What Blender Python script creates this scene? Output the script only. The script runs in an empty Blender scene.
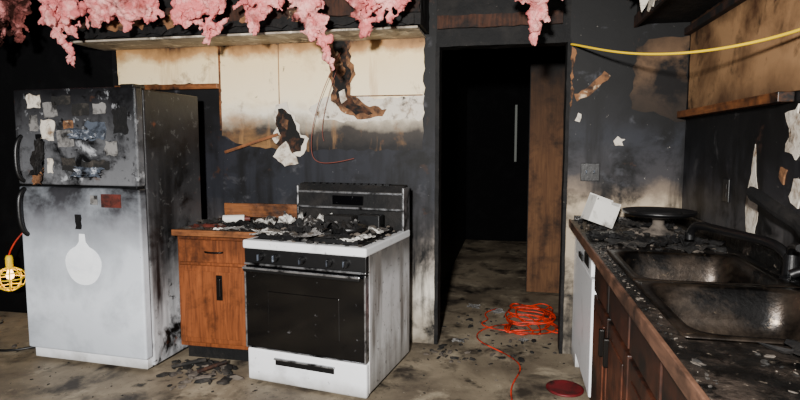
import bpy, bmesh, math, random
from mathutils import Vector, noise, Matrix
random.seed(7)
C=bpy.context; D=bpy.data
def lin(c):
    return tuple(((x/255)/12.92 if x/255<=.04045 else ((x/255+.055)/1.055)**2.4) for x in c)+(1,)
# ---------------------------------------------------------------- materials
def new_mat(name):
    m=D.materials.new(name); m.use_nodes=True
    nt=m.node_tree; b=nt.nodes['Principled BSDF']
    return m,nt,b
def noise_fac(nt,co,scale,detail=8,lo=.4,hi=.6,rough=.6,dist=0.):
    n=nt.nodes.new('ShaderNodeTexNoise'); n.inputs['Scale'].default_value=scale
    n.inputs['Detail'].default_value=detail; n.inputs['Roughness'].default_value=rough
    n.inputs['Distortion'].default_value=dist
    nt.links.new(co,n.inputs['Vector'])
    r=nt.nodes.new('ShaderNodeMapRange'); r.inputs['From Min'].default_value=lo; r.inputs['From Max'].default_value=hi
    nt.links.new(n.outputs['Fac'],r.inputs['Value'])
    return r.outputs['Result'],n
def mixc(nt,fac,a,b,mode='MIX'):
    m=nt.nodes.new('ShaderNodeMix'); m.data_type='RGBA'; m.blend_type=mode
    if isinstance(fac,(int,float)): m.inputs[0].default_value=fac
    else: nt.links.new(fac,m.inputs[0])
    for i,x in ((6,a),(7,b)):
        if isinstance(x,tuple): m.inputs[i].default_value=x
        else: nt.links.new(x,m.inputs[i])
    return m.outputs[2]
def soot(name,base,spots=(),rough=.7,metal=0.,bump=.3,bscale=40,stops=None,axis=2,rng=(0,2.5),namp=.25,nscale=3.,spec=.4,coat=0,drip=None):
    """base colour (or gradient stops along an axis broken by noise) + list of (colour, scale, lo, hi)"""
    m,nt,b=new_mat(name)
    tc=nt.nodes.new('ShaderNodeTexCoord'); co=tc.outputs['Object']
    if stops:
        sx=nt.nodes.new('ShaderNodeSeparateXYZ'); nt.links.new(co,sx.inputs[0])
        _,nn=noise_fac(nt,co,nscale,8)
        s=nt.nodes.new('ShaderNodeMath'); s.operation='MULTIPLY_ADD'
        nt.links.new(nn.outputs['Fac'],s.inputs[0]); s.inputs[1].default_value=namp*2; s.inputs[2].default_value=-namp
        a=nt.nodes.new('ShaderNodeMath'); a.operation='ADD'
        nt.links.new(sx.outputs[axis],a.inputs[0]); nt.links.new(s.outputs[0],a.inputs[1])
        r=nt.nodes.new('ShaderNodeMapRange'); r.inputs['From Min'].default_value=rng[0]; r.inputs['From Max'].default_value=rng[1]
        nt.links.new(a.outputs[0],r.inputs['Value'])
        cr=nt.nodes.new('ShaderNodeValToRGB'); nt.links.new(r.outputs['Result'],cr.inputs[0])
        els=cr.color_ramp.elements
        for i,(z,c) in enumerate(stops):
            p=(z-rng[0])/(rng[1]-rng[0])
            e=els[i] if i<2 else els.new(p)
            e.position=p; e.color=lin(c)
        col=cr.outputs[0]
    else: col=lin(base)
    if drip: # vertical run marks
        mp=nt.nodes.new('ShaderNodeMapping'); mp.inputs['Scale'].default_value=(1,1,.12); nt.links.new(co,mp.inputs[0])
        f,_=noise_fac(nt,mp.outputs[0],drip[1],6,drip[2],drip[3],.6)
        col=mixc(nt,f,col,lin(drip[0]))
    for c,sc,lo,hi in spots:
        f,_=noise_fac(nt,co,sc,8,lo,hi,.65,.3)
        col=mixc(nt,f,col,lin(c))
    if isinstance(col,tuple): b.inputs['Base Color'].default_value=col
    else: nt.links.new(col,b.inputs['Base Color'])
    b.inputs['Roughness'].default_value=rough; b.inputs['Metallic'].default_value=metal
    b.inputs['Specular IOR Level'].default_value=spec
    b.inputs['Coat Weight'].default_value=coat
    if bump:
        _,nn=noise_fac(nt,co,bscale,8)
        bp=nt.nodes.new('ShaderNodeBump'); bp.inputs['Strength'].default_value=bump; bp.inputs['Distance'].default_value=.01
        nt.links.new(nn.outputs['Fac'],bp.inputs['Height']); nt.links.new(bp.outputs[0],b.inputs['Normal'])
    return m
def wood(name,c1,c2,burn=(25,17,13),blo=.5,bhi=.75,stretch=(18,18,1.2),rough=.45,zburn=None):
    m,nt,b=new_mat(name)
    tc=nt.nodes.new('ShaderNodeTexCoord'); mp=nt.nodes.new('ShaderNodeMapping')
    mp.inputs['Scale'].default_value=stretch; nt.links.new(tc.outputs['Object'],mp.inputs[0])
    f,_=noise_fac(nt,mp.outputs[0],2.5,8,.3,.7,.6,1.)
    col=mixc(nt,f,lin(c1),lin(c2))
    f2,_=noise_fac(nt,tc.outputs['Object'],4,8,blo,bhi,.65,.2)
    col=mixc(nt,f2,col,lin(burn))
    if zburn:
        sx=nt.nodes.new('ShaderNodeSeparateXYZ'); nt.links.new(tc.outputs['Object'],sx.inputs[0])
        _,nn=noise_fac(nt,tc.outputs['Object'],6,8)
        s=nt.nodes.new('ShaderNodeMath'); s.operation='MULTIPLY_ADD'; s.inputs[1].default_value=zburn[2]; 
        nt.links.new(nn.outputs['Fac'],s.inputs[0]); nt.links.new(sx.outputs[2],s.inputs[2])
        r=nt.nodes.new('ShaderNodeMapRange'); r.inputs['From Min'].default_value=zburn[0]+zburn[2]/2; r.inputs['From Max'].default_value=zburn[1]+zburn[2]/2
        nt.links.new(s.outputs[0],r.inputs['Value'])
        col=mixc(nt,r.outputs[0],col,lin(burn))
    nt.links.new(col,b.inputs['Base Color']); b.inputs['Roughness'].default_value=rough
    b.inputs['Specular IOR Level'].default_value=.3
    return m
M={}
M['char']=soot('charred_surface',(9,9,10),[((32,29,27),6,.45,.75),((86,80,74),40,.67,.73)],rough=.75,bump=.7,bscale=22,spec=.25)
M['black']=soot('soot_black',(4,4,5),[((12,12,13),5,.5,.8)],rough=.9,bump=.15,spec=.1)
M['wallL']=soot('sooty_wall_paint',None,[((6,6,7),3.5,.49,.64),((62,62,66),5,.60,.72),((50,32,23),7,.62,.72),((130,130,132),80,.70,.74)],stops=[(.0,(110,102,90)),(.10,(166,158,144)),(.36,(208,202,190)),(.60,(138,130,122)),(.80,(54,52,54)),(1.0,(28,30,36)),(1.40,(27,28,34)),(1.6,(13,13,15)),(2.3,(7,7,7))],rough=.6,bump=.08,bscale=12,namp=.32,drip=((9,9,11),6,.50,.64),spec=.2)
M['wallR']=soot('sooty_wall_paint_right',None,[((5,5,6),3,.46,.60),((60,61,66),5,.61,.72),((64,42,30),6,.64,.74),((205,198,186),38,.70,.73)],stops=[(.0,(130,122,110)),(.85,(160,146,126)),(1.0,(178,162,138)),(1.07,(118,104,90)),(1.16,(54,52,54)),(1.42,(34,36,42)),(1.56,(20,20,23)),(1.75,(9,9,10)),(2.4,(6,6,6))],rough=.6,bump=.10,bscale=12,namp=.18,drip=((8,8,9),5,.50,.64),spec=.2)
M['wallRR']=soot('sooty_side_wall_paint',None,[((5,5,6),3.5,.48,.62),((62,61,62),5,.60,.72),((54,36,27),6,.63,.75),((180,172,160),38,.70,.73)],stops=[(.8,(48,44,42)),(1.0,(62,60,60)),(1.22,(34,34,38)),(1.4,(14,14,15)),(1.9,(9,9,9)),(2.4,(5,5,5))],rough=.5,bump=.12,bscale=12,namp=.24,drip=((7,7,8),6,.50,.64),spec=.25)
M['cream']=soot('unburnt_cream_paint',None,[((150,110,66),1.8,.51,.76),((92,62,40),5,.59,.74),((32,23,18),9,.65,.74)],stops=[(1.38,(16,15,16)),(1.48,(50,45,41)),(1.55,(150,140,124)),(1.60,(212,204,186)),(1.72,(232,216,180)),(2.0,(230,206,158)),(2.06,(168,126,80)),(2.15,(60,40,28))],rng=(1.3,2.2),namp=.12,nscale=4.5,rough=.6,bump=.08,drip=((164,122,76),6,.55,.74),spec=.2)
M['tanp']=soot('heat_stained_tan_panel',None,[((62,40,27),2.2,.46,.72),((20,15,12),6,.54,.70)],stops=[(1.55,(70,50,36)),(1.7,(150,116,82)),(2.0,(158,122,86)),(2.12,(46,32,23))],rng=(1.4,2.4),namp=.18,rough=.55,bump=.08,spec=.25)
M['brownp']=soot('heat_browned_paint',None,[((12,10,10),3.2,.42,.58)],stops=[(1.5,(10,10,10)),(1.72,(50,40,32)),(1.95,(94,72,52)),(2.1,(10,8,7))],rng=(1.4,2.3),namp=.18,rough=.6,bump=.08,spec=.15)
M['plaster']=soot('torn_drywall',(200,192,178),[((110,88,66),12,.50,.68),((36,30,26),16,.58,.70)],rough=.85,bump=.4)
M['underside']=soot('soffit_underside_paint',(150,140,126),[((36,31,28),4,.50,.64),((220,210,190),9,.52,.66)],rough=.7,bump=.2)
M['gap']=soot('dark_wall_cavity',(7,6,5),[((80,48,28),12,.5,.68)],rough=.9,bump=.5)
M['torn']=soot('torn_brown_paper_edge',(120,82,52),[((40,26,18),12,.42,.60),((190,168,138),16,.60,.70)],rough=.85,bump=.4)
M['enamel']=soot('white_enamel_sooty',None,[((126,124,122),5,.56,.9),((54,50,46),24,.65,.73)],stops=[(0,(150,148,144)),(.08,(222,224,228)),(.4,(230,232,236)),(.9,(206,208,210))],rough=.35,bump=.03,namp=.1)
M['stside']=soot('stove_side_enamel',None,[((130,126,122),4,.5,.8),((42,38,36),24,.60,.69)],stops=[(0,(130,126,120)),(.22,(200,200,200)),(.58,(198,198,200)),(.74,(110,108,106)),(.85,(40,38,37))],rough=.45,bump=.06,namp=.14,drip=((112,108,104),9,.47,.65))
M['fr_low']=soot('fridge_lower_door_enamel',None,[((140,145,152),2.2,.46,.74),((50,50,52),50,.68,.73)],stops=[(.0,(176,182,190)),(.4,(204,210,218)),(.72,(184,190,198)),(.90,(118,120,126)),(1.02,(58,58,62)),(1.14,(22,22,24))],namp=.18,nscale=2.2,rough=.3,bump=.03)
M['fr_up']=soot('fridge_freezer_door_enamel',None,[((12,12,13),3.4,.48,.60),((160,162,166),7,.58,.68),((70,44,28),8,.63,.73),((10,9,9),18,.58,.66)],stops=[(1.1,(100,101,104)),(1.4,(76,77,80)),(1.6,(42,42,44)),(1.72,(20,20,22))],namp=.14,nscale=4,rough=.3,bump=.3,bscale=14)
M['fr_side']=soot('fridge_side_enamel',None,[((12,11,11),4,.50,.62),((130,130,130),14,.60,.70),((104,52,26),6,.65,.74),((12,12,12),14,.60,.68)],stops=[(.0,(176,178,182)),(.3,(184,186,190)),(.48,(136,136,138)),(.68,(74,74,76)),(1.0,(52,52,54)),(1.3,(32,32,34)),(1.72,(13,13,14))],namp=.30,nscale=4,rough=.4,bump=.2,bscale=12,drip=((22,22,23),6,.50,.66))
M['blackgl']=soot('oven_black_glass',(5,5,6),[((80,80,82),22,.66,.74)],rough=.10,bump=.02,spec=.6)
M['blackpl']=soot('black_plastic',(9,9,10),[((60,58,55),40,.66,.75)],rough=.38,bump=.1)
M['chrome']=soot('sooty_chrome',(160,160,162),[((26,25,24),12,.45,.62)],rough=.28,metal=.8,bump=.05)
M['steel']=soot('sooty_stainless_steel',(64,55,47),[((8,7,7),4,.38,.56),((128,112,92),20,.64,.8)],rough=.33,metal=.65,bump=.2)
M['wood']=wood('cabinet_wood',(134,74,38),(84,44,23),burn=(18,11,8),blo=.50,bhi=.70,zburn=(.68,.95,.4),rough=.4)
M['woodR']=wood('cabinet_wood_red_brown',(100,54,34),(58,30,19),burn=(11,8,7),blo=.45,bhi=.63,zburn=(.5,.95,.4))
M['woodedge']=wood('wood_counter_edge',(116,84,66),(68,47,37),burn=(16,13,12),blo=.46,bhi=.64,stretch=(2,2,18))
M['woodpl']=wood('wood_board',(136,84,46),(82,48,27),burn=(16,11,9),blo=.46,bhi=.64,stretch=(1.5,1.5,18))
M['joist']=wood('charred_joist_wood',(70,40,25),(22,14,10),burn=(7,6,6),blo=.43,bhi=.58,rough=.8)
M['doorw']=wood('hall_door_wood',(104,72,46),(74,48,30),burn=(12,9,8),blo=.48,bhi=.70,stretch=(12,12,1),zburn=(1.2,2.2,.7),rough=.8)
M['hard']=soot('dark_bronze_hardware',(18,15,13),rough=.4,metal=.6,bump=.05)
M['ctop']=soot('charred_countertop',(12,12,12),[((60,52,46),5,.50,.68),((5,5,5),14,.5,.6),((116,106,94),40,.62,.71)],rough=.36,bump=.9,bscale=30)
M['ctopL']=soot('scorched_countertop',(84,60,44),[((22,18,15),6,.42,.58),((150,138,120),40,.64,.72)],rough=.6,bump=.5)
M['paper']=soot('scorched_paper',(204,202,196),[((34,30,28),9,.44,.56)],rough=.85,bump=.3)
M['paperw']=soot('white_carton_board',(204,202,196),[((70,62,56),6,.52,.68)],rough=.7,bump=.1)
M['paperg']=soot('sooty_grey_paper',(112,110,108),[((20,19,19),10,.46,.60)],rough=.85,bump=.3)
M['ash']=soot('ash_and_char_fragments',(15,14,13),[((66,60,54),8,.5,.7)],rough=.85,bump=.5)
M['ashl']=soot('pale_ash_fragments',(90,82,74),[((32,29,27),8,.45,.65)],rough=.9,bump=.5)
M['orange']=soot('orange_cord_rubber',(200,48,20),[((70,22,15),7,.48,.64)],rough=.5,bump=0)
M['yellow']=soot('yellow_rope',(244,204,14),rough=.5,bump=0)
M['red']=soot('dark_red_plastic',(96,18,24),[((34,13,13),10,.48,.68)],rough=.5,bump=.1)
M['redb']=soot('red_brown_board',(84,34,26),[((30,17,14),10,.45,.62)],rough=.6,bump=.2)
M['clean']=soot('unsooted_white_enamel',(240,244,248),[((206,212,220),6,.46,.75)],rough=.3,bump=0)
M['grey']=soot('grey_glossy',(70,76,86),[((190,194,202),12,.58,.68),((14,14,16),8,.50,.62)],rough=.25,bump=.2)
M['wire']=soot('scorched_wire',(110,52,40),rough=.6,bump=0)
M['pink']=soot('pink_fibreglass',(216,118,118),[((244,178,172),9,.44,.62),((140,70,66),6,.52,.66),((40,22,21),4,.60,.68)],rough=1.,bump=1.,bscale=130,spec=.0)
M['pinkd']=soot('burnt_pink_fibreglass',(134,76,72),[((40,24,21),5,.44,.58),((210,134,130),8,.54,.68)],rough=1.,bump=1.,bscale=130,spec=.0)
M['floor']=soot('dirty_concrete_floor',(132,120,101),[((92,82,69),1.4,.42,.60),((168,156,134),3.5,.54,.72),((50,44,38),2.6,.51,.64),((22,19,17),6,.59,.68),((180,172,156),60,.66,.71),((18,16,14),44,.63,.68)],rough=.6,bump=.2,bscale=18,spec=.3)
# ---------------------------------------------------------------- geometry helpers
def link(o,parent=None):
    C.scene.collection.objects.link(o)
    if parent: o.parent=parent
    return o
def empty(name,loc=(0,0,0),rz=0,parent=None):
    e=D.objects.new(name,None); e.location=loc; e.rotation_euler=(0,0,rz); e.empty_display_size=.05
    return link(e,parent)
def from_bm(name,bm,mat,parent=None,smooth=False):
    me=D.meshes.new(name); bm.to_mesh(me); bm.free()
    o=D.objects.new(name,me)
    for mm in (mat if isinstance(mat,list) else [mat]): me.materials.append(mm)
    if smooth:
        for p in me.polygons: p.use_smooth=True
    return link(o,parent)
def box(name,x0,x1,y0,y1,z0,z1,mat,parent=None,bev=0.,seg=2):
    bm=bmesh.new(); bmesh.ops.create_cube(bm,size=1)
    for v in bm.verts:
        v.co=Vector((x0+(v.co.x+.5)*(x1-x0),y0+(v.co.y+.5)*(y1-y0),z0+(v.co.z+.5)*(z1-z0)))
    if bev: bmesh.ops.bevel(bm,geom=bm.edges[:],offset=bev,segments=seg,affect='EDGES',profile=.5)
    return from_bm(name,bm,mat,parent,smooth=False)
def rbox(name,x0,x1,y0,y1,z0,z1,mat,parent=None,amp=.01,sub=24,seed=0,fr_=14):
    """charred, eroded beam: subdivided box with noise displacement"""
    bm=bmesh.new(); bmesh.ops.create_cube(bm,size=1)
    dims=[x1-x0,y1-y0,z1-z0]
    for ax in range(3):
        n=max(0,int(dims[ax]/.04))
        if n:
            es=[e for e in bm.edges if all(abs((e.verts[0].co-e.verts[1].co)[k])<1e-4 for k in range(3) if k!=ax)]
            bmesh.ops.subdivide_edges(bm,edges=es,cuts=min(n,90),use_grid_fill=True)
    for v in bm.verts:
        p=Vector((x0+(v.co.x+.5)*dims[0],y0+(v.co.y+.5)*dims[1],z0+(v.co.z+.5)*dims[2]))
        d=noise.noise_vector(p*fr_+Vector((seed,0,0)))*amp+noise.noise_vector(p*fr_*3+Vector((seed,0,0)))*amp*.5
        v.co=p+d
    return from_bm(name,bm,mat,parent)
def bmbox(bm,cx,cy,cz,sx,sy,sz,rot=None):
    r=bmesh.ops.create_cube(bm,size=1)
    Mx=Matrix.Translation((cx,cy,cz))@(rot or Matrix.Identity(4))@Matrix.Diagonal((sx,sy,sz,1))
    bmesh.ops.transform(bm,matrix=Mx,verts=r['verts'])
def cyl(name,c,r,h,mat,parent=None,axis='Z',seg=32,r2=None,bev=0):
    bm=bmesh.new(); bmesh.ops.create_cone(bm,cap_ends=True,segments=seg,radius1=r,radius2=r if r2 is None else r2,depth=h)
    if bev: bmesh.ops.bevel(bm,geom=[e for e in bm.edges if e.is_manifold and e.calc_face_angle(0)>.8],offset=bev,segments=2,affect='EDGES')
    R={'Z':Matrix.Identity(4),'Y':Matrix.Rotation(math.pi/2,4,'X'),'X':Matrix.Rotation(math.pi/2,4,'Y')}[axis]
    bmesh.ops.transform(bm,matrix=Matrix.Translation(c)@R,verts=bm.verts)
    return from_bm(name,bm,mat,parent,smooth=False)
def lathe(name,prof,c,mat,parent=None,seg=40):
    bm=bmesh.new(); rings=[]
    for r,z in prof:
        rings.append([bm.verts.new((c[0]+r*math.cos(2*math.pi*i/seg),c[1]+r*math.sin(2*math.pi*i/seg),c[2]+z)) for i in range(seg)])
    for a,b in zip(rings,rings[1:]):
        for i in range(seg):
            bm.faces.new((a[i],a[(i+1)%seg],b[(i+1)%seg],b[i]))
    bm.faces.new(rings[0][::-1]); bm.faces.new(rings[-1])
    return from_bm(name,bm,mat,parent,smooth=True)
def tube(name,pts,r,mat,parent=None,res=10,cyc=False,kind='NURBS'):
    cu=D.curves.new(name,'CURVE'); cu.dimensions='3D'; cu.bevel_depth=r; cu.bevel_resolution=3; cu.resolution_u=res
    if kind=='NURBS':
        s=cu.splines.new('NURBS'); s.points.add(len(pts)-1)
        for p,q in zip(s.points,pts): p.co=(*q,1)
        s.order_u=min(4,len(pts)); s.use_endpoint_u=True
    else:
        s=cu.splines.new('POLY'); s.points.add(len(pts)-1)
        for p,q in zip(s.points,pts): p.co=(*q,1)
    s.use_cyclic_u=cyc; cu.use_fill_caps=True
    cu.materials.append(mat)
    o=D.objects.new(name,cu); link(o)
    dg=C.evaluated_depsgraph_get(); dg.update()
    me=D.meshes.new_from_object(o.evaluated_get(dg)); D.objects.remove(o)
    o2=D.objects.new(name,me)
    for p in me.polygons: p.use_smooth=True
    return link(o2,parent)
def jag(poly,step=.05,amp=.015,seed=0):
    out=[]
    for i,(a,b) in enumerate(zip(poly,poly[1:]+poly[:1])):
        L=math.hypot(b[0]-a[0],b[1]-a[1]); n=max(1,int(L/step))
        for k in range(n):
            t=k/n; x=a[0]+(b[0]-a[0])*t; y=a[1]+(b[1]-a[1])*t
            nx,ny=-(b[1]-a[1])/L,(b[0]-a[0])/L
            d=noise.noise((x*23+seed,y*23,seed*1.7))*amp*2 if k else 0
            out.append((x+nx*d,y+ny*d))
    return out
def plate(name,poly,plane,pos,th,mat,parent=None,amp=.015,seed=0,step=.04):
    pts=jag(poly,step,amp,seed) if amp else poly
    bm=bmesh.new()
    def mk(p,o):
        if plane=='Y': return (p[0],pos-o,p[1])
        if plane=='X': return (pos-o,p[0],p[1])
        return (p[0],p[1],pos+o)
    f=[bm.verts.new(mk(p,th)) for p in pts]; b=[bm.verts.new(mk(p,-.002)) for p in pts]
    fe=[bm.edges.new((f[i],f[(i+1)%len(f)])) for i in range(len(f))]
    bmesh.ops.triangle_fill(bm,edges=fe,use_beauty=True)
    for i in range(len(f)):
        j=(i+1)%len(f); bm.faces.new((f[i],f[j],b[j],b[i]))
    bmesh.ops.recalc_face_normals(bm,faces=bm.faces)
    return from_bm(name,bm,mat,parent)
def chips(name,n,area,zf,size,mats,parent=None,flat=.3,clusters=None,seed=1):
    rnd=random.Random(seed); bm=bmesh.new()
    for i in range(n):
        if clusters:
            cx,cy,cr=rnd.choice(clusters); a=rnd.uniform(0,6.28); r=cr*rnd.random()**.7
            x,y=cx+r*math.cos(a),cy+r*math.sin(a)
        else: x,y=rnd.uniform(area[0],area[1]),rnd.uniform(area[2],area[3])
        s=size*rnd.uniform(.2,1)**2*1.3
        r=bmesh.ops.create_icosphere(bm,subdivisions=1,radius=1)
        R=Matrix.Rotation(rnd.uniform(0,6.28),4,'Z')@Matrix.Rotation(rnd.uniform(-.3,.3),4,'X')
        hz=s*flat*rnd.uniform(.4,1)
        S=Matrix.Diagonal((s*rnd.uniform(.5,1.6),s*rnd.uniform(.3,.8),hz,1))
        for v in r['verts']: v.co*=rnd.uniform(.65,1.2)
        bmesh.ops.transform(bm,matrix=Matrix.Translation((x,y,zf+hz*.5))@R@S,verts=r['verts'])
        mi=rnd.randrange(len(mats)) 
        for v in r['verts']:
            for f in v.link_faces: f.material_index=mi
    return from_bm(name,bm,mats,parent)
def crumple(name,c,sx,sy,amp,mat,parent=None,rz=0,seed=0,tilt=(0,0),n=14,lift=.0):
    bm=bmesh.new(); bmesh.ops.create_grid(bm,x_segments=n,y_segments=n,size=.5)
    R=Matrix.Rotation(rz,3,'Z')@Matrix.Rotation(tilt[0],3,'X')@Matrix.Rotation(tilt[1],3,'Y')
    mn=0
    for v in bm.verts:
        x,y=v.co.x,v.co.y
        e=1+.35*noise.noise((x*4+seed,y*4,seed))+.2*noise.noise((x*11+seed,y*11,seed))
        z=abs(noise.noise((x*2.6+seed*3,y*2.6,seed)))*amp*1.6+noise.noise((x*8+seed,y*8,seed*2.))*amp*.4
        v.co=R@Vector((x*sx*e,y*sy*e,z)); mn=min(mn,v.co.z)
    for v in bm.verts: v.co+=Vector(c)-Vector((0,0,mn-.001))
    o=from_bm(name,bm,mat,parent,smooth=False)
    s=o.modifiers.new('thickness','SOLIDIFY'); s.thickness=.0015
    return o
def ins(name,strands,seed,mat='pink'):
    """torn fibreglass batt: strands=list of (x,y,ztop,zbot,half width at top)"""
    rnd=random.Random(seed); bm=bmesh.new()
    for x,y,zt,zb,r in strands:
        zv=2.26; sk=rnd.uniform(-.4,.4)
        for i in range(10):
            q=bmesh.ops.create_icosphere(bm,subdivisions=2,radius=1)
            s=r*rnd.uniform(.55,.95)
            bmesh.ops.transform(bm,matrix=Matrix.Translation((x+rnd.uniform(-.5,.5)*r,y+rnd.uniform(-.3,.3)*r,zt-(zt-zv)*i/9))@Matrix.Diagonal((s*1.1,s*.55,s*.9,1)),verts=q['verts'])
        H=zv-zb; n=int(20+560*H*r*1.4)
        for i in range(n):
            t=rnd.random(); z=zv-H*t
            wv=r*(1-.72*t)*(.95+.9*noise.noise((x*3+seed,z*14,seed)))
            rr=rnd.uniform(.014,.030)*(1-.45*t)*(1+3*r)
            px=x+sk*H*t+rnd.uniform(-1,1)*wv; py=y+rnd.uniform(-1,1)*wv*.5
            q=bmesh.ops.create_icosphere(bm,subdivisions=1,radius=rr)
            bmesh.ops.transform(bm,matrix=Matrix.Translation((px,py,z))@Matrix.Rotation(rnd.uniform(-1.2,1.2),4,'Y')@Matrix.Diagonal((rnd.uniform(.5,1.2),.6,rnd.uniform(1.,2.6),1)),verts=q['verts'])
    o=from_bm(name,bm,M[mat],smooth=True)
    m=o.modifiers.new('fuse','REMESH'); m.mode='VOXEL'; m.voxel_size=.0065; m.use_smooth_shade=True
    for sc,st in ((.07,.05),(.022,.022),(.008,.009)):
        tx=D.textures.new(name+'_fluff','CLOUDS'); tx.noise_scale=sc; tx.noise_depth=4
        d=o.modifiers.new('fluff','DISPLACE'); d.texture=tx; d.strength=st; d.texture_coords='GLOBAL'; d.mid_level=.5
    return o

YB=3.667; XR=1.049
# ================================================================ ROOM SHELL
box('floor',-4.6,1.3,-1.6,8.0,-.1,0,M['floor'])
wb=box('wall_back',-3.0,-.51,YB,YB+.12,0,2.6,M['wallL'])
box('wall_back_left',-4.6,-3.0,YB,YB+.12,0,2.6,M['black'])
wr=box('wall_back_right',.35,1.3,YB,YB+.12,0,2.6,M['wallR'])
wh=box('wall_back_header',-.51,.35,YB,YB+.12,2.06,2.6,M['char'])
wri=box('wall_right',XR,XR+.15,-1.6,YB-.001,0,2.6,M['wallRR'])
box('wall_left',-4.7,-4.55,-1.6,YB,0,2.6,M['black'])
box('ceiling',-4.7,1.3,-1.6,8.0,2.6,2.7,M['black'])
rbox('trim_1',-.514,-.488,YB-.010,YB+.13,0,2.06,M['char'],None,.003)
rbox('trim_2',.333,.354,YB-.010,YB+.13,0,2.06,M['char'],None,.003)
rbox('trim_3',-.514,.354,YB-.010,YB+.13,2.045,2.068,M['char'],None,.004)
# hallway
box('wall_hall_left',-.75,-.65,YB+.12,8,0,2.6,M['char'])
box('wall_hall_right',.85,.95,YB+.12,8,0,2.6,M['char'])
he=box('wall_hall_end',-.75,.95,7.9,8.0,0,2.6,M['black'])
wm,nt,b=new_mat('dim_daylight_gap'); b.inputs['Base Color'].default_value=lin((24,28,28)); b.inputs['Emission Color'].default_value=lin((120,130,112)); b.inputs['Emission Strength'].default_value=.14
box('window_1',.03,.06,7.88,7.9,1.15,1.95,wm)
hd=empty('door_1',(.155,5.15,0))
box('leaf',0,.66,0,.04,.01,2.13,M['doorw'],hd,.003)
box('edge_strip',-.006,.0,0,.04,.01,2.13,M['char'],hd)
cyl('knob',(.60,-.03,1.0),.028,.05,M['hard'],hd,'Y')
# soffit above the missing cabinets
sf=rbox('soffit_back',-3.08,-.56,3.34,YB-.012,2.13,2.58,M['char'],None,.008)
box('unburnt_underside',-3.06,-.58,3.335,YB-.003,2.108,2.122,M['underside'],sf,.003)
rbox('soffit_front_board',-3.08,-.56,3.315,3.345,2.20,2.30,M['joist'],sf,.010,seed=5)
plate('soffit_torn_paper',[(-2.9,2.135),(-2.2,2.14),(-1.9,2.16),(-1.3,2.135),(-.8,2.15),(-.6,2.13),(-.6,2.19),(-1.0,2.17),(-1.6,2.20),(-2.0,2.18),(-2.9,2.17)],'Y',3.318,.004,M['char'],sf,.02,77)
for i,(xa,w_,h_) in enumerate([(-2.75,.30,.05),(-2.35,.25,.06),(-1.75,.16,.05),(-1.42,.18,.07),(-1.02,.14,.05)]):
    plate('soffit_paper_shred_%d'%(i+1),[(xa,2.19),(xa+w_*.4,2.17),(xa+w_,2.20),(xa+w_*.9,2.20+h_),(xa+w_*.3,2.20+h_*.7)],'Y',3.312,.004,M['torn'],sf,.03,90+i,.02)
sr=box('soffit_right',.74,XR-.001,1.2,YB-.001,2.14,2.6,M['char'])
box('trim_4',.725,.742,1.2,YB-.002,2.12,2.19,M['joist'])
for i,x in enumerate([-4.2,-3.7,-3.3,-2.8,-2.3,-1.8,-1.3,-.8,-.35,.1,.5]):
    box('ceiling_joist' if i==0 else 'ceiling_joist.%03d'%i,x,x+.04,-.6,2.85,2.40,2.598,M['joist'])
rbox('charred_board_1',-.50,.30,YB-.03,YB-.012,2.16,2.24,M['joist'],wh,.008,seed=9)
# wall patches (paint protected by the missing cabinets)
plate('unburnt_paint',[(-2.10,2.115),(-2.10,1.46),(-1.95,1.40),(-1.85,1.38),(-1.66,1.36),(-1.5,1.34),(-1.35,1.36),(-.60,1.36),(-.59,2.115)],'Y',YB,.002,M['cream'],wb,.01,1)
plate('unburnt_paint_upper',[(-2.96,2.115),(-2.95,1.85),(-2.11,1.84),(-2.105,2.115)],'Y',YB,.003,M['cream'],wb,.006,2)
plate('protected_panel',[(-1.32,1.72),(-1.42,1.64),(-1.36,1.58),(-1.28,1.57),(-1.1,1.555),(-.60,1.57),(-.59,1.73),(-.9,1.71),(-1.0,1.735)],'Y',YB-.003,.004,M['plaster'],wb,.014,3,.03)
box('cabinet_rail_back',-2.95,-2.1,YB-.05,YB-.001,1.80,1.838,M['woodpl'],wb,.003)
box('panel_seam',-2.108,-2.096,YB-.012,YB-.001,1.5,2.11,M['woodpl'],wb,.001)
box('panel_joint',-1.645,-1.638,YB-.006,YB-.001,1.62,2.11,M['tanp'],wb)
box('panel_joint_2',-1.10,-.60,YB-.008,YB-.003,1.727,1.735,M['torn'],wb)
o=rbox('diagonal_board',-.24,.20,-.008,.008,-.010,.010,M['woodpl'],wb,.002); o.location=(-1.84,YB-.02,1.41); o.rotation_euler=(0,-.30,0)
plate('torn_paper_edge',[(-1.26,2.11),(-1.245,1.97),(-1.27,1.87),(-1.235,1.78),(-1.25,1.70),(-1.18,1.63),(-1.06,1.57),(-.88,1.59),(-.85,1.64),(-1.00,1.67),(-1.11,1.74),(-1.11,1.82),(-1.07,1.88),(-1.11,1.97),(-1.11,2.11)],'Y',YB-.006,.003,M['torn'],wb,.014,34,.03)
plate('wall_hole_crack',[(-1.235,2.11),(-1.21,1.97),(-1.24,1.87),(-1.20,1.78),(-1.215,1.70),(-1.14,1.65),(-1.07,1.60),(-.95,1.61),(-1.02,1.65),(-1.13,1.72),(-1.14,1.80),(-1.10,1.88),(-1.14,1.97),(-1.13,2.11)],'Y',YB-.009,.002,M['gap'],wb,.014,4,.025)
plate('torn_drywall_flap_3',[(-1.20,2.04),(-1.16,1.96),(-1.14,1.90),(-1.17,1.86),(-1.22,1.93)],'Y',YB-.012,.008,M['torn'],wb,.008,44,.02)
plate('torn_drywall_flap_4',[(-1.19,1.76),(-1.15,1.78),(-1.13,1.71),(-1.17,1.68)],'Y',YB-.012,.008,M['plaster'],wb,.008,45,.02)
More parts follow.
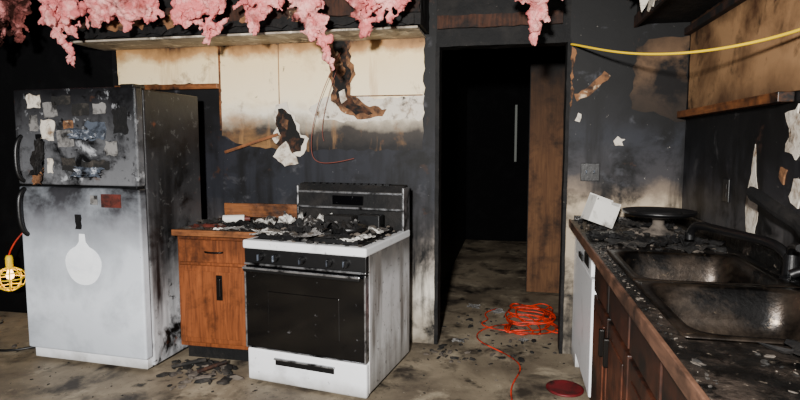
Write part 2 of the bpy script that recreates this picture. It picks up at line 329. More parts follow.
plate('torn_paper_edge_2',[(-1.665,1.68),(-1.69,1.60),(-1.66,1.52),(-1.70,1.44),(-1.63,1.36),(-1.55,1.29),(-1.46,1.33),(-1.42,1.44),(-1.49,1.50),(-1.52,1.60),(-1.58,1.70)],'Y',YB-.006,.003,M['plaster'],wb,.016,35,.03)
plate('wall_hole_lower',[(-1.65,1.65),(-1.67,1.54),(-1.63,1.46),(-1.67,1.40),(-1.57,1.32),(-1.48,1.35),(-1.45,1.44),(-1.51,1.50),(-1.55,1.61)],'Y',YB-.009,.002,M['gap'],wb,.016,6,.025)
plate('torn_drywall_flap',[(-1.64,1.38),(-1.69,1.31),(-1.60,1.24),(-1.50,1.26),(-1.52,1.32),(-1.56,1.36),(-1.59,1.42)],'Y',YB-.01,.012,M['plaster'],wb,.010,7,.025)
plate('torn_drywall_flap_2',[(-1.61,1.60),(-1.62,1.53),(-1.58,1.5),(-1.57,1.57)],'Y',YB-.011,.008,M['torn'],wb,.008,8,.02)
tube('hanging_wire',[(-1.16,3.60,2.02),(-1.25,3.58,1.85),(-1.36,3.6,1.6),(-1.40,3.62,1.35),(-1.36,3.63,1.25),(-1.2,3.62,1.27),(-1.08,3.64,1.30)],.0026,M['wire'],wb)
tube('hanging_wire_2',[(-1.18,3.63,1.95),(-1.28,3.62,1.7),(-1.33,3.63,1.5),(-1.30,3.64,1.42)],.002,M['wire'],wb)
# right part of the back wall
plate('browned_paint',[(.73,1.62),(.74,2.0),(.86,2.05),(XR-.002,2.06),(XR-.002,1.54),(.9,1.58)],'Y',YB,.002,M['brownp'],wr,.02,9)
plate('peeled_paint',[(.40,1.67),(.38,1.72),(.45,1.75),(.50,1.80),(.56,1.86),(.60,1.83),(.53,1.76),(.48,1.71)],'Y',YB,.006,M['torn'],wr,.016,10,.025)
plate('peeled_paint_2',[(.63,1.42),(.655,1.45),(.70,1.43),(.69,1.39),(.64,1.39)],'Y',YB,.006,M['plaster'],wr,.014,11,.02)
plate('peeled_paint_3',[(.36,1.60),(.375,1.72),(.37,1.85),(.385,2.0),(.36,2.02)],'Y',YB,.006,M['torn'],wr,.012,12,.025)
plate('peeled_paint_6',[(.39,1.55),(.41,1.60),(.43,1.59),(.42,1.54)],'Y',YB,.005,M['plaster'],wr,.01,52,.02)
# right wall
plate('tan_paint_panel',[(2.25,1.60),(3.62,1.60),(3.64,2.135),(2.2,2.135)],'X',XR,.003,M['tanp'],wri,.006,13)
box('cabinet_rail_right',XR-.06,XR-.001,2.34,3.64,1.56,1.60,M['woodpl'],wri,.003)
box('cabinet_rail_upper',XR-.04,XR-.001,2.34,3.64,2.06,2.10,M['joist'],wri,.003)
plate('bottle_shaped_clean_mark',[(2.62,1.0),(2.595,1.10),(2.61,1.20),(2.638,1.27),(2.648,1.36),(2.66,1.40),(2.672,1.36),(2.682,1.27),(2.71,1.20),(2.725,1.10),(2.70,1.0)],'X',XR,.0015,M['plaster'],wri,.005,14,.03)
plate('peeled_paint_4',[(2.30,1.34),(2.38,1.37),(2.36,1.46),(2.40,1.52),(2.30,1.55),(2.26,1.48),(2.2,1.4)],'X',XR,.006,M['plaster'],wri,.02,15,.025)
plate('peeled_paint_5',[(2.26,1.16),(2.33,1.20),(2.30,1.27),(2.2,1.25)],'X',XR,.006,M['plaster'],wri,.014,16,.025)
plate('peeled_paint_7',[(2.38,1.24),(2.42,1.27),(2.41,1.31),(2.36,1.30)],'X',XR,.006,M['torn'],wri,.012,17,.025)
sw=empty('light_switch',(.494,YB,1.22))
box('cover_plate',-.058,.058,-.008,0,-.058,.058,M['blackpl'],sw,.003)
for dx in (-.024,.024): box('toggle_%d'%(1 if dx<0 else 2),dx-.005,dx+.005,-.02,-.006,-.010,.012,M['grey'],sw,.002)
ow=empty('wall_outlet',(XR,2.95,1.17))
box('cover_plate',-.008,0,-.036,.036,-.058,.058,M['blackpl'],ow,.003)
for k,dz in enumerate((-.02,.02)): box('socket_%d'%(k+1),-.011,-.006,-.014,.014,dz-.013,dz+.013,M['hard'],ow,.002)

# ================================================================ REFRIGERATOR
W,Dp,Hf,sp=.90,.60,1.735,1.143
fr=empty('refrigerator',(-2.150,2.80,0),-.052)
box('cabinet_body',-W,0,.07,Dp,.03,Hf-.01,M['fr_side'],fr,.008)
box('freezer_door',-W,0,0,.062,sp+.006,Hf,M['fr_up'],fr,.012,3)
box('main_door',-W,0,0,.062,.09,sp-.008,M['fr_low'],fr,.012,3)
box('door_gasket',-W+.015,-.015,.055,.072,.1,Hf-.02,M['blackpl'],fr)
box('toe_grille',-W+.02,-.02,.03,.08,.02,.088,M['enamel'],fr,.004)
for i in range(4): box('foot_%d'%(i+1),[-W+.05,-.09][i%2],[-W+.09,-.05][i%2],[.1,.5][i//2],[.14,.54][i//2],0,.04,M['blackpl'],fr)
box('hinge_cap',-.10,-.01,.0,.10,Hf-.008,Hf+.014,M['blackpl'],fr,.004)
box('hinge_middle',-.06,-.004,-.012,.04,sp-.01,sp+.008,M['blackpl'],fr,.002)
tube('lower_handle',[(-W+.05,0,1.12),(-W+.05,-.045,1.10),(-W+.045,-.05,1.0),(-W+.05,-.045,.86),(-W+.055,0,.83)],.015,M['blackpl'],fr)
tube('upper_handle',[(-W+.05,0,1.17),(-W+.045,-.04,1.19),(-W+.04,-.045,1.30),(-W+.045,-.04,1.42),(-W+.05,0,1.45)],.013,M['blackpl'],fr)
def fp(name,x0,z0,w,h,mat,sd,amp=.004,th=.003,sk=0):
    return plate(name,[(x0,z0),(x0+w,z0+sk),(x0+w-sk,z0+h+sk),(x0-sk,z0+h)],'Y',0,th,mat,fr,amp,sd,.02)
fp('note_1',-.79,1.62,.10,.08,M['plaster'],1,.008); fp('note_2',-.66,1.56,.10,.09,M['paperg'],2,sk=.01); fp('note_3',-.70,1.43,.10,.12,M['plaster'],3,.008,sk=-.01)
fp('note_4',-.45,1.57,.12,.07,M['ash'],4); fp('note_5',-.36,1.43,.14,.10,M['grey'],5,.015); fp('note_6',-.57,1.38,.12,.10,M['paperg'],6,sk=.008)
fp('note_7',-.74,1.22,.05,.24,M['black'],7,.012); fp('note_8',-.40,1.25,.20,.05,M['ash'],8,.012); fp('note_9',-.22,1.33,.08,.09,M['paperg'],9,.012)
fp('note_10',-.55,1.24,.10,.08,M['ash'],10,.012); fp('note_11',-.16,1.46,.1,.15,M['char'],11,.015); fp('note_12',-.66,1.22,.04,.09,M['plaster'],12,.01); fp('note_13',-.30,1.58,.09,.06,M['paperg'],13,.01)
fp('note_14',-.52,1.49,.07,.05,M['torn'],14,.008); fp('note_15',-.60,1.64,.14,.05,M['ash'],15,.01); fp('note_16',-.78,1.48,.06,.10,M['paperg'],16,.01)
crumple('burnt_paper_curl',(-.34,-.02,1.20),.20,.06,.04,M['grey'],fr,0,3,(1.2,0))
crumple('burnt_paper_curl_2',(-.70,-.02,1.20),.06,.20,.04,M['char'],fr,0,5,(1.4,.2))
crumple('burnt_paper_curl_3',(-.70,-.03,1.15),.05,.10,.03,M['torn'],fr,0,8,(1.3,.2))
crumple('burnt_paper_curl_4',(-.36,-.02,1.42),.16,.06,.04,M['grey'],fr,0,13,(1.2,.1))
fp('magnet_brown',-.27,1.02,.14,.08,M['redb'],13,0,.006)
fp('magnet_grey',-.35,1.035,.05,.055,M['paperg'],14,0,.006)
fp('clip_dark',-.47,.88,.04,.09,M['char'],16,.01,.008)
pts=[]
for i in range(32):
    a=2*math.pi*i/32+math.pi/2
    pts.append((-.43+.135*math.cos(a)*(1+.04*math.sin(3*a)),.655+.125*math.sin(a)))
pts=[p for p in pts if not(abs(p[0]+.43)<.03 and p[1]>.7)]
pts=sorted(pts,key=lambda p:math.atan2(p[1]-.655,p[0]+.43)-math.pi/2 if math.atan2(p[1]-.655,p[0]+.43)>math.pi/2 else math.atan2(p[1]-.655,p[0]+.43)+1.5*math.pi)
plate('clean_jug_mark',[(-.455,.80)]+pts+[(-.405,.80),(-.410,.85),(-.450,.85)],'Y',0,.001,M['clean'],fr,0)
chips('ash_on_top',60,(-W+.05,-.05,.1,.55),Hf-.011,.02,[M['ash'],M['ashl']],fr)

# ================================================================ LEFT BASE CABINET
bc=empty('base_cabinet',(0,0,0))
x0,x1=-2.085,-1.545
box('carcass',x0,x1,3.06,YB-.004,.10,.825,M['wood'],bc)
box('toe_kick',x0+.01,x1-.01,3.12,YB-.006,0,.10,M['char'],bc)
box('countertop',x0,x1+.03,3.02,YB-.002,.825,.862,M['ctopL'],bc)
box('counter_edge',x0-.01,x1+.03,3.01,3.022,.826,.864,M['woodpl'],bc,.003)
box('drawer_front',x0+.015,x1-.015,3.038,3.06,.655,.80,M['wood'],bc,.006)
box('door_panel',x0+.015,x1-.015,3.038,3.06,.13,.635,M['wood'],bc,.006)
box('door_inset',x0+.05,x1-.05,3.033,3.04,.165,.60,M['wood'],bc,.003)
box('door_pull',-1.80,-1.77,3.015,3.035,.44,.56,M['hard'],bc,.006)
box('door_pull_plate',-1.805,-1.765,3.026,3.034,.42,.58,M['hard'],bc,.002)
tube('drawer_pull',[(-1.88,3.036,.725),(-1.87,3.01,.725),(-1.77,3.01,.725),(-1.76,3.036,.725)],.006,M['hard'],bc)
bb=rbox('backsplash_board',-2.08,-1.48,YB-.03,YB-.006,.868,.965,M['woodpl'],bc,.003)

# ================================================================ STOVE
Wd,Ds,Hs=.775,.686,.849
st=empty('stove',(-.747,2.742,0),-.151)
box('side_right',-.02,0,.03,Ds,.03,Hs-.03,M['stside'],st,.004)
box('side_left',-Wd,-Wd+.02,.03,Ds,.03,Hs-.03,M['enamel'],st,.004)
box('body_core',-Wd+.018,-.018,.04,Ds-.01,.03,Hs-.03,M['blackpl'],st)
box('base_plinth',-Wd+.03,-.03,.06,Ds-.03,0,.035,M['blackpl'],st)
box('storage_drawer',-Wd+.004,-.004,-.004,.04,.012,.205,M['enamel'],st,.012,3)
box('drawer_handle_recess',-.58,-.20,-.009,.0,.125,.160,M['blackpl'],st,.004)
box('drawer_handle_lip',-.585,-.195,-.018,.0,.158,.168,M['chrome'],st,.003)
box('oven_door',-Wd+.004,-.004,-.012,.04,.215,.70,M['blackgl'],st,.008,3)
box('oven_window',-Wd+.16,-.16,-.015,-.008,.32,.56,M['blackgl'],st,.003)
box('door_trim_left',-Wd+.002,-Wd+.012,-.016,.04,.215,.70,M['chrome'],st,.002)
box('door_trim_right',-.012,-.002,-.016,.04,.215,.70,M['chrome'],st,.002)
box('door_trim_bottom',-Wd+.004,-.004,-.016,.0,.212,.220,M['chrome'],st,.002)
box('door_handle',-Wd+.02,-.02,-.055,-.035,.672,.698,M['blackpl'],st,.008,3)
box('door_handle_trim',-Wd+.02,-.02,-.059,-.05,.690,.702,M['chrome'],st,.003)
for k,x in enumerate((-Wd+.05,-.07)): box('handle_post_%d'%(k+1),x,x+.02,-.04,.0,.672,.695,M['chrome'],st,.003)
box('control_panel',-Wd+.002,-.002,-.008,.05,.715,.80,M['blackpl'],st,.004)
box('panel_trim',-Wd+.002,-.002,-.012,.05,.705,.716,M['chrome'],st,.002)
for k,x in enumerate((-.66,-.56,-.39,-.22,-.12)):
    cyl('knob_%d'%(k+1),(x,-.022,.757),.021,.028,M['blackpl'],st,'Y',24,bev=.003)
    box('knob_grip_%d'%(k+1),x-.004,x+.004,-.046,-.03,.739,.775,M['grey'],st,.002)
box('cooktop',-Wd-.004,.004,-.018,Ds,.80,Hs,M['enamel'],st,.010,3)
box('cooktop_well',-Wd+.035,-.035,.03,Ds-.10,Hs-.002,Hs+.003,M['char'],st,.002)
k=0
for bx in (-.57,-.205):
    for by in (.16,.43):
        k+=1
        cyl('burner_%d'%k,(bx,by,Hs+.010),.045,.016,M['blackpl'],st,'Z',24,bev=.004)
        bm=bmesh.new()
        for i in range(4):
            a=math.pi/4*(2*i+1)
            bmbox(bm,bx+.085*math.cos(a),by+.085*math.sin(a),Hs+.026,.10,.009,.010,Matrix.Rotation(a,4,'Z'))
        for sx,sy,lx,ly in ((0,-.12,.27,.009),(0,.12,.27,.009),(-.13,0,.009,.25),(.13,0,.009,.25)):
            bmbox(bm,bx+sx,by+sy,Hs+.018,lx,ly,.024)
        from_bm('grate_%d'%k,bm,M['blackpl'],st)
prof=[(Ds-.085,Hs-.01),(Ds-.085,Hs+.12),(Ds-.11,Hs+.14),(Ds-.10,Hs+.235),(Ds-.07,Hs+.285),(Ds-.02,Hs+.29),(Ds,Hs+.27),(Ds,Hs-.01)]
bm=bmesh.new(); A=[bm.verts.new((-Wd+.01,y,z)) for y,z in prof]; B=[bm.verts.new((-.01,y,z)) for y,z in prof]
bm.faces.new(A); bm.faces.new(B[::-1])
for i in range(len(prof)):
    j=(i+1)%len(prof); bm.faces.new((A[i],B[i],B[j],A[j]))
bmesh.ops.recalc_face_normals(bm,faces=bm.faces)
from_bm('backguard',bm,M['char'],st)
box('backguard_trim',-Wd+.004,-.004,Ds-.115,Ds-.09,Hs+.128,Hs+.142,M['chrome'],st,.003)
box('backguard_top_trim',-Wd+.004,-.004,Ds-.108,Ds-.09,Hs+.228,Hs+.242,M['chrome'],st,.003)
for k,x in enumerate((-Wd+.0,-.016)): box('backguard_end_%d'%(k+1),x,x+.016,Ds-.11,Ds+.002,Hs-.005,Hs+.275,M['chrome'],st,.006)
box('clock_panel',-.50,-.28,Ds-.116,Ds-.095,Hs+.155,Hs+.215,M['blackgl'],st,.003)
for i in range(12): box('vent_slot_%d'%(i+1),-.70+i*.05,-.665+i*.05,Ds-.072,Ds-.028,Hs+.284,Hs+.293,M['blackpl'],st)
db=empty('stove_top_debris',(0,0,0),0,st)
z=Hs+.026
for i,(x,y,sx,sy,a,mt,rz) in enumerate([(-.64,.09,.24,.12,.02,'paper',.3),(-.40,.09,.20,.10,.02,'paperg',1.0),(-.30,.27,.26,.18,.06,'char',.4),(-.12,.11,.13,.18,.02,'paper',-.4),
    (-.52,.30,.18,.2,.06,'paperg',.8),(-.66,.34,.14,.18,.06,'paper',.2),(-.16,.34,.24,.12,.03,'paper',.1),(-.40,.42,.22,.14,.06,'char',.5),(-.24,.18,.18,.14,.05,'char',1.2),(-.49,.18,.16,.18,.06,'char',2.),(-.70,.20,.12,.14,.04,'char',2.4),(-.34,.16,.14,.12,.03,'paperg',.7),(-.30,.36,.14,.12,.06,'paperg',.3),(-.56,.44,.22,.12,.06,'paper',.9),(-.20,.06,.16,.08,.02,'char',.1),(-.55,.05,.14,.07,.02,'char',.3)]):
    crumple('burnt_paper_%d'%(i+1),(x,y,z-.004+.006*(i%3)),sx,sy,a,M[mt],db,rz,i+2)
lathe('burnt_frying_pan',[(.08,.0),(.10,.012),(.115,.04),(.11,.04),(.095,.016),(.01,.012)],(-.22,.24,Hs+.032),M['blackpl'],db,32)
box('pan_handle',-.32,-.30,.06,.17,Hs+.058,Hs+.070,M['blackpl'],db,.004)
chips('ash_heap',420,(-Wd+.03,-.02,.0,Ds-.12),Hs+.002,.017,[M['ash'],M['ash'],M['ashl'],M['paperg']],db,.6,seed=4)
chips('ash_heap_2',260,(-Wd+.08,-.08,.04,Ds-.13),Hs+.032,.030,[M['ash'],M['ash'],M['ashl']],db,.5,seed=14)
box('charred_pan_box',-.50,-.30,.44,.54,Hs+.03,Hs+.10,M['char'],db,.01)
box('grey_box',-.27,-.12,.46,.54,Hs+.03,Hs+.11,M['blackpl'],db,.006)
tube('white_tube',[(-.70,.50,Hs+.05),(-.54,.46,Hs+.055)],.014,M['paper'],db,kind='POLY')

cl=empty('counter_clutter',(0,0,0),0,bc)
chips('ash_scatter',240,(-2.05,-1.56,3.06,3.6),.862,.018,[M['ash'],M['ash'],M['ashl']],cl,.6,seed=9)
for i,(x,y,sx,sy,a,mt,rz) in enumerate([(-1.92,3.18,.24,.12,.01,'redb',.3),(-1.75,3.25,.18,.12,.03,'char',1.),(-1.68,3.12,.16,.1,.015,'paperg',.1),(-1.85,3.40,.2,.16,.04,'char',.6),(-1.62,3.35,.14,.12,.04,'paper',.5),(-2.0,3.3,.12,.14,.03,'ash',.9),(-1.60,3.18,.12,.12,.03,'char',.2),(-1.78,3.10,.12,.06,.01,'paper',.5)]):
    crumple('burnt_scrap_%d'%(i+1),(x,y,.863),sx,sy,a,M[mt],cl,rz,i+20)
tube('small_bottle_body',[(-1.90,3.30,.896),(-1.77,3.35,.896)],.028,M['paperw'],cl,kind='POLY')
tube('small_bottle_cap',[(-1.77,3.35,.896),(-1.735,3.363,.896)],.016,M['redb'],cl,kind='POLY')

# ================================================================ RIGHT COUNTER RUN
rc=empty('kitchen_counter',(0,0,0)); zt=.907; cx=.382; Y0=-.4
sx0,sx1=.47,.94; S=[(1.48,2.02),(2.06,2.60)]
m=.03
for k,(a,b_,c_,d_) in enumerate([(cx,sx0-m,Y0,YB-.002),(sx1+m,XR-.004,Y0,YB-.002),(sx0-m,sx1+m,2.60+m,YB-.002),(sx0-m,sx1+m,Y0,1.48-m)]):
    box('countertop_%d'%(k+1),a,b_,c_,d_,zt-.038,zt,M['ctop'],rc)
box('counter_edge',cx-.012,cx+.001,Y0,YB-.003,zt-.045,zt+.004,M['woodedge'],rc,.003)
box('backsplash',XR-.024,XR-.004,Y0,YB-.003,zt,zt+.07,M['ctop'],rc,.003)
box('backsplash_end',cx+.02,XR-.024,YB-.022,YB-.003,zt,zt+.03,M['ctop'],rc,.003)
def basin(name,ya,yb,par):
    n=64; bm=bmesh.new(); cxx,cyy=(sx0+sx1)/2,(ya+yb)/2; hx,hy=(sx1-sx0)/2,(yb-ya)/2
    def ring(ex,ey,z,p):
        r=[]
        for i in range(n):
            t=2*math.pi*(i+.5)/n; c,s=math.cos(t),math.sin(t)
            r.append(bm.verts.new((cxx+ex*math.copysign(abs(c)**(2/p),c),cyy+ey*math.copysign(abs(s)**(2/p),s),z)))
        return r
    R=[ring(hx+.035,hy+.02,zt+.001,40),ring(hx+.035,hy+.02,zt+.006,40),ring(hx+.004,hy-.006,zt+.006,7),ring(hx-.008,hy-.016,zt-.004,6),ring(hx-.02,hy-.03,zt-.10,6),ring(hx-.035,hy-.045,zt-.155,5),ring(hx-.08,hy-.09,zt-.172,4),ring(.05,.05,zt-.178,2),ring(.03,.03,zt-.184,2)]
    for a,b in zip(R,R[1:]):
        for i in range(n): bm.faces.new((a[i],a[(i+1)%n],b[(i+1)%n],b[i]))
    bm.faces.new(R[-1])
    bmesh.ops.recalc_face_normals(bm,faces=bm.faces)
    return from_bm(name,bm,M['steel'],par,True)
sk=empty('double_sink',(0,0,0))
basin('basin_near',S[0][0],S[0][1],sk); basin('basin_far',S[1][0],S[1][1],sk)
for k,(a,b_) in enumerate(S): cyl('drain_%d'%(k+1),((sx0+sx1)/2,(a+b_)/2,zt-.181),.04,.006,M['hard'],sk)
chips('sink_grit',120,(sx0+.1,sx1-.1,2.16,2.5),zt-.176,.012,[M['ash']],sk,.4,seed=5)
chips('sink_grit_2',120,(sx0+.1,sx1-.1,1.6,1.92),zt-.176,.012,[M['ash']],sk,.4,seed=6)
box('carcass_face',cx+.035,cx+.06,Y0,2.74,.10,zt-.038,M['woodR'],rc)
box('carcass_body',.56,XR-.006,Y0,2.74,.10,.70,M['char'],rc)
box('toe_kick',cx+.09,XR-.01,Y0,2.74,0,.10,M['black'],rc)
yy=2.70; k=0
while yy>Y0+.3:
    w=.40; k+=1
    a,b_=yy-w+.012,yy-.012
    box('drawer_front_%d'%k,cx+.016,cx+.035,a,b_,.70,.835,M['woodR'],rc,.005)
    box('door_%d'%k,cx+.016,cx+.035,a,b_,.13,.68,M['woodR'],rc,.005)
    box('door_inset_%d'%k,cx+.010,cx+.018,a+.055,b_-.055,.185,.625,M['woodR'],rc,.004)
    px=a+.045 if k%2 else b_-.045
    box('door_pull_%d'%k,cx-.008,cx+.016,px-.012,px+.012,.50,.62,M['hard'],rc,.006)
    yy-=w
dw=empty('dishwasher',(0,0,0))
box('tub',cx+.05,XR-.01,2.78,3.44,.05,zt-.042,M['blackpl'],dw)
box('door_panel',cx+.018,cx+.05,2.775,3.445,.12,.73,M['enamel'],dw,.006)
box('control_strip',cx+.012,cx+.05,2.775,3.445,.74,zt-.045,M['enamel'],dw,.006)
box('vent',cx+.006,cx+.016,2.84,3.0,.77,.83,M['blackpl'],dw,.002)
box('latch_handle',cx+.000,cx+.016,3.06,3.2,.76,.79,M['blackpl'],dw,.003)
box('kick_panel',cx+.06,cx+.08,2.78,3.44,.0,.115,M['blackpl'],dw)
box('filler_panel',cx+.03,cx+.055,3.45,YB-.003,0,zt-.04,M['enamel'],rc,.002)
# faucet
fa=empty('kitchen_faucet',(.995,2.17,zt+.001))
cyl('base_plate',(0,0,.008),.034,.016,M['blackpl'],fa,bev=.004)
cyl('body',(0,0,.055),.028,.09,M['blackpl'],fa,'Z',24,.023,bev=.004)
tube('spout',[(0,0,.06),(-.01,.03,.12),(-.06,.16,.125),(-.13,.30,.13),(-.17,.42,.135),(-.19,.47,.125),(-.195,.485,.08)],.018,M['blackpl'],fa)
cyl('aerator',(-.195,.487,.075),.021,.03,M['blackpl'],fa)
tube('lever',[(0,0,.09),(-.02,-.02,.13),(-.05,-.12,.15),(-.06,-.18,.15)],.013,M['blackpl'],fa)
sp_=empty('side_sprayer',(.975,1.90,zt+.008))
cyl('sprayer_collar',(0,0,.008),.024,.016,M['chrome'],sp_,bev=.003)
tube('sprayer_head',[(0,0,.01),(0,0,.05),(-.02,.03,.075),(-.05,.05,.08),(-.075,.06,.06)],.015,M['blackpl'],sp_)
bm=bmesh.new()
pth=[Vector(p) for p in [(.955,2.43,1.20),(.965,2.36,1.185),(.98,2.26,1.15),(1.0,2.15,1.12),(.995,2.03,1.07),(.99,1.9,1.02),(.98,1.7,.945)]]
prev=None
for i,p in enumerate(pth):
    r=[bm.verts.new(p+Vector((math.cos(a)*.020,math.sin(a)*.006,math.sin(a)*.030))*(1+.3*noise.noise((i*1.3,a,3)))) for a in [k*math.pi/5 for k in range(10)]]
    if prev:
        for k2 in range(10): bm.faces.new((prev[k2],prev[(k2+1)%10],r[(k2+1)%10],r[k2]))
    else: bm.faces.new(r)
    prev=r
bm.faces.new(prev); bmesh.ops.recalc_face_normals(bm,faces=bm.faces)
from_bm('charred_stick',bm,M['char'])
cs=empty('cake_stand',(.80,3.2,zt))
lathe('foot_and_stem',[(.085,0),(.085,.008),(.05,.02),(.03,.05),(.032,.08),(.07,.098)],(0,0,0),M['ashl'],cs)
lathe('plate',[(.05,.096),(.15,.10),(.185,.112),(.19,.128),(.182,.128),(.15,.118),(.01,.116)],(0,0,0),M['blackpl'],cs)
lathe('charred_residue',[(.12,.117),(.11,.128),(.05,.134),(.01,.135)],(0,0,0),M['char'],cs)
ct=empty('white_carton',(.49,3.32,zt+.030))
ct.rotation_euler=(0,.35,.25)
box('back_panel',-.075,.075,.055,.061,0,.16,M['paperw'],ct,.001)
box('front_panel',-.075,.075,-.061,-.055,0,.13,M['paperw'],ct,.001)
box('bottom_panel',-.075,.075,-.055,.055,0,.005,M['paperw'],ct)
box('side_panel_1',-.075,-.069,-.055,.055,.005,.15,M['paperw'],ct)
box('side_panel_2',.069,.075,-.055,.055,.005,.15,M['paperw'],ct)
dr=empty('counter_debris',(0,0,0),0,rc)
chips('char_fragments',560,(cx+.02,XR-.08,2.66,3.60),zt,.020,[M['ash'],M['ash'],M['ash'],M['ashl']],dr,.6,seed=11)
chips('char_fragments_2',120,(cx+.01,sx0-.045,1.0,2.7),zt,.008,[M['ash'],M['ashl']],dr,.5,seed=12)
chips('char_fragments_3',200,(.55,XR-.08,.9,1.42),zt,.010,[M['ash'],M['ash'],M['ashl']],dr,.5,seed=13)
for i,(x,y,sx,sy,a,mt) in enumerate([(.5,2.95,.18,.14,.03,'char'),(.7,2.85,.2,.16,.03,'char'),(.86,2.85,.16,.2,.04,'char'),(.86,3.42,.16,.14,.04,'char'),(.75,3.48,.16,.14,.03,'ash'),(.75,1.3,.3,.2,.03,'char'),(.56,2.78,.18,.12,.02,'ash'),(.83,2.72,.2,.12,.02,'ash')]):
    crumple('charred_scrap_%d'%(i+1),(x,y,zt+.001),sx,sy,a,M[mt],dr,i,i+40)

# ================================================================ FLOOR ITEMS
ec=empty('extension_cord',(0,0,0))
rnd=random.Random(8); pts=[]
px_,py_=.05,4.2; hd_=0.
for i in range(170):   # meandering tangle
    hd_+=rnd.uniform(.1,.9)*(1 if (i//9)%3 else -1)
    px_+=.085*math.cos(hd_); py_+=.10*math.sin(hd_)
    dx,dy=px_-.17,py_-4.32
    if abs(dx)>.22: px_-=dx*.35
    if abs(dy)>.42: py_-=dy*.25
    pts.append((max(-.3,min(.42,px_)),py_,.010+.06*abs(noise.noise((i*.35,4,2)))))
tube('coil',pts,.0055,M['orange'],ec)
tube('run_1',[(.10,4.2,.012),(-.1,4.15,.01),(-.25,3.95,.01),(-.22,3.75,.01),(-.05,3.6,.01),(.1,3.4,.01),(.05,3.2,.01),(.0,3.0,.01),(.04,2.8,.01),(.0,2.6,.01)],.0045,M['orange'],ec)
tube('run_2',[(-.1,4.55,.012),(-.25,4.4,.01),(-.1,4.25,.01),(-.28,4.15,.01),(-.1,4.0,.01),(.15,4.0,.01)],.005,M['orange'],ec)
lathe('floor_drain_cover',[(.105,0),(.105,.008),(.095,.012),(.085,.008),(.01,.008)],(.32,3.12,0),M['red'])
fd=empty('floor_debris',(0,0,0))
chips('rubble_cabinet',100,None,0,.04,[M['ash'],M['ash'],M['ashl']],fd,.5,[(-2.0,3.0,.10),(-1.85,2.95,.12),(-1.7,2.9,.12),(-1.9,2.8,.16)],21)
chips('rubble_doorway',170,None,0,.028,[M['ash'],M['ash'],M['ashl']],fd,.4,[(-.2,4.2,.35),(-.4,3.5,.2),(.2,3.9,.3),(-.1,3.6,.3)],22)
chips('rubble_scatter',320,(-3.4,.36,1.9,3.5),0,.012,[M['ash'],M['ash'],M['ashl']],fd,.4,None,23)
chips('rubble_left',60,(-4.3,-3.1,2.5,3.5),0,.02,[M['ash'],M['ashl']],fd,.4,None,24)
for i,(x,y,sx,sy) in enumerate([(-.35,3.75,.08,.06),(.1,3.85,.07,.05),(-.1,4.5,.12,.1),(-.3,4.6,.1,.1)]):
    crumple('floor_scrap_%d'%(i+1),(x,y,.002),sx,sy,.012,M['paperg'],fd,i,i+60)
for i,(a,b_) in enumerate([((-2.05,2.9,.02),(-1.86,2.98,.05)),((-1.85,2.86,.02),(-1.72,2.98,.05)),((-1.95,3.03,.02),(-1.75,2.93,.02))]):
    tube('charred_lath_%d'%(i+1),[a,b_],.012,M['ash'] if i!=1 else M['joist'],fd,kind='POLY')
tube('black_cable',[(-4.3,2.75,.01),(-3.9,2.85,.01),(-3.6,3.0,.01),(-3.45,2.9,.01),(-3.2,2.95,.01),(-3.1,3.2,.01),(-3.05,3.5,.01)],.009,M['blackpl'])

# ================================================================ WORK LIGHT
wl=empty('caged_work_light',(-3.77,3.4,.40))
gm,nt,b=new_mat('glowing_bulb'); b.inputs['Emission Color'].default_value=lin((255,204,130)); b.inputs['Emission Strength'].default_value=9
lathe('bulb',[(.004,-.04),(.022,-.03),(.028,-.008),(.02,.02),(.012,.04)],(0,0,0),gm,wl,20)
lathe('socket_handle',[(.02,.04),(.026,.05),(.026,.13),(.018,.15)],(0,0,0),M['yellow'],wl,20)
for i in range(8):
    a=i*math.pi/4; c,s=math.cos(a),math.sin(a)
    tube('cage_wire_%d'%(i+1),[(.02*c,.02*s,.055),(.09*c,.09*s,.03),(.11*c,.11*s,-.03),(.085*c,.085*s,-.11),(.0,.0,-.13)],.0045,M['yellow'],wl)
for k,(r,z) in enumerate(((.083,.02),(.096,-.03),(.072,-.09))):
    tube('cage_ring_%d'%(k+1),[(r*math.cos(i*.3927),r*math.sin(i*.3927),z) for i in range(17)],.0045,M['yellow'],wl,kind='POLY')
tube('hanging_cord',[(0,0,.15),(.03,0,.22),(.09,.03,.32),(.16,.12,.42),(.2,.26,.6)],.006,M['orange'],wl)
pl=D.lights.new('bulb_glow','POINT'); pl.energy=4.0; pl.color=(1,.66,.34); pl.shadow_soft_size=.03
po=D.objects.new('bulb_glow',pl); po.location=(0,0,-.02); link(po,wl)

tube('yellow_rope',[(.356,3.65,2.03),(.37,3.6,2.02),(.52,3.3,1.92),(.68,3.0,1.85),(.82,2.7,1.81),(.92,2.45,1.80),(.97,2.3,1.80),(1.00,2.1,1.80),(1.03,1.9,1.82)],.0065,M['yellow'])

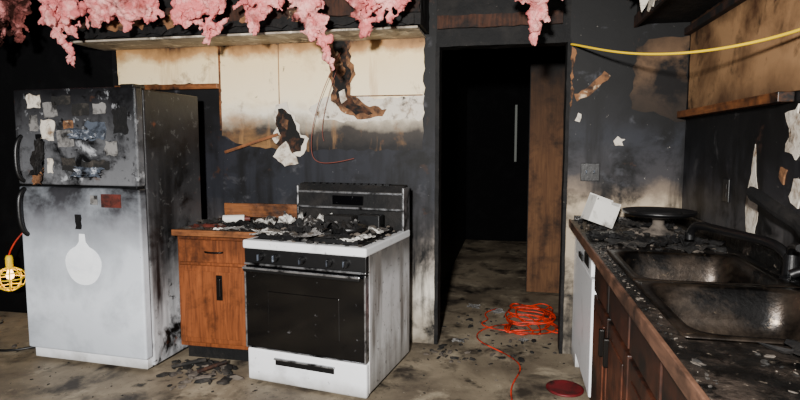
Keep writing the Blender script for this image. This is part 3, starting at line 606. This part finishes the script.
# ================================================================ INSULATION
T=2.56
ins('pink_insulation',[(-3.62,3.1,T,2.08,.11),(-3.42,3.12,T,2.0,.09),(-3.24,3.1,T,2.08,.08)],1,'pinkd')
ins('pink_insulation.001',[(-2.98,3.12,T,1.93,.08),(-2.84,3.1,T,2.11,.10)],2)
ins('pink_insulation.002',[(-2.62,3.1,T,2.17,.10),(-2.42,3.12,T,2.14,.11),(-2.27,3.1,T,2.18,.09)],3)
ins('pink_insulation.003',[(-1.97,3.08,T,2.12,.09),(-1.85,3.1,T,2.04,.10)],4)
ins('pink_insulation.004',[(-1.56,3.1,T,2.07,.06),(-1.46,3.1,T,2.14,.06)],5)
ins('pink_insulation.005',[(-1.23,3.1,T,2.02,.08),(-1.17,3.1,T,1.85,.07)],6)
ins('pink_insulation.006',[(-.87,3.1,T,2.13,.08),(-.76,3.1,T,2.04,.11),(-.66,3.1,T,2.11,.08)],7)
ins('pink_insulation.007',[(.04,3.1,T,2.17,.06),(.15,3.1,T,1.95,.075)],8)
plate('peeling_ceiling_paper',[(.60,2.30),(.62,2.2),(.66,2.23),(.69,2.13),(.71,2.16),(.72,2.30)],'Y',3.3,.004,M['plaster'],sr,.02,31,.03)
plate('peeling_soffit_paint',[(3.3,2.14),(3.25,2.2),(3.0,2.19),(2.9,2.26),(2.7,2.22),(2.6,2.3),(2.5,2.14)],'X',.722,.004,M['plaster'],sr,.02,33,.03)
plate('peeling_soffit_paint_2',[(2.55,1.98),(2.5,2.08),(2.35,2.12),(2.3,2.02),(2.42,2.0)],'X',XR-.003,.004,M['torn'],wri,.02,37,.03)

# ================================================================ LIGHTS
def area(name,loc,tgt,e,size,col):
    l=D.lights.new(name,'AREA'); l.energy=e; l.size=size; l.color=col; l.shape='DISK'
    o=D.objects.new(name,l); o.location=loc; o.rotation_euler=(Vector(tgt)-Vector(loc)).to_track_quat('-Z','Y').to_euler(); link(o); return o
area('photo_flash',(-.25,-.9,1.85),(-1.5,3.4,1.2),430,.20,(1,.97,.93))
area('fill_flash',(-2.4,-.9,1.7),(-1.8,3.6,1.1),30,.5,(.88,.94,1))
w=D.worlds.new('dim_world'); C.scene.world=w; w.use_nodes=True
w.node_tree.nodes['Background'].inputs[0].default_value=(.5,.55,.65,1); w.node_tree.nodes['Background'].inputs[1].default_value=.02
# ================================================================ CAMERA
cd=D.cameras.new('camera'); co=D.objects.new('camera',cd); link(co)
cd.sensor_width=36; cd.lens=541*36/800; cd.shift_y=-6.6/800
co.location=(0,0,1.4)
th,ps=.091,.204
F=Vector((-math.sin(ps)*math.cos(th),math.cos(ps)*math.cos(th),-math.sin(th)))
co.rotation_euler=F.to_track_quat('-Z','Y').to_euler()
cd.clip_start=.02
C.scene.camera=co
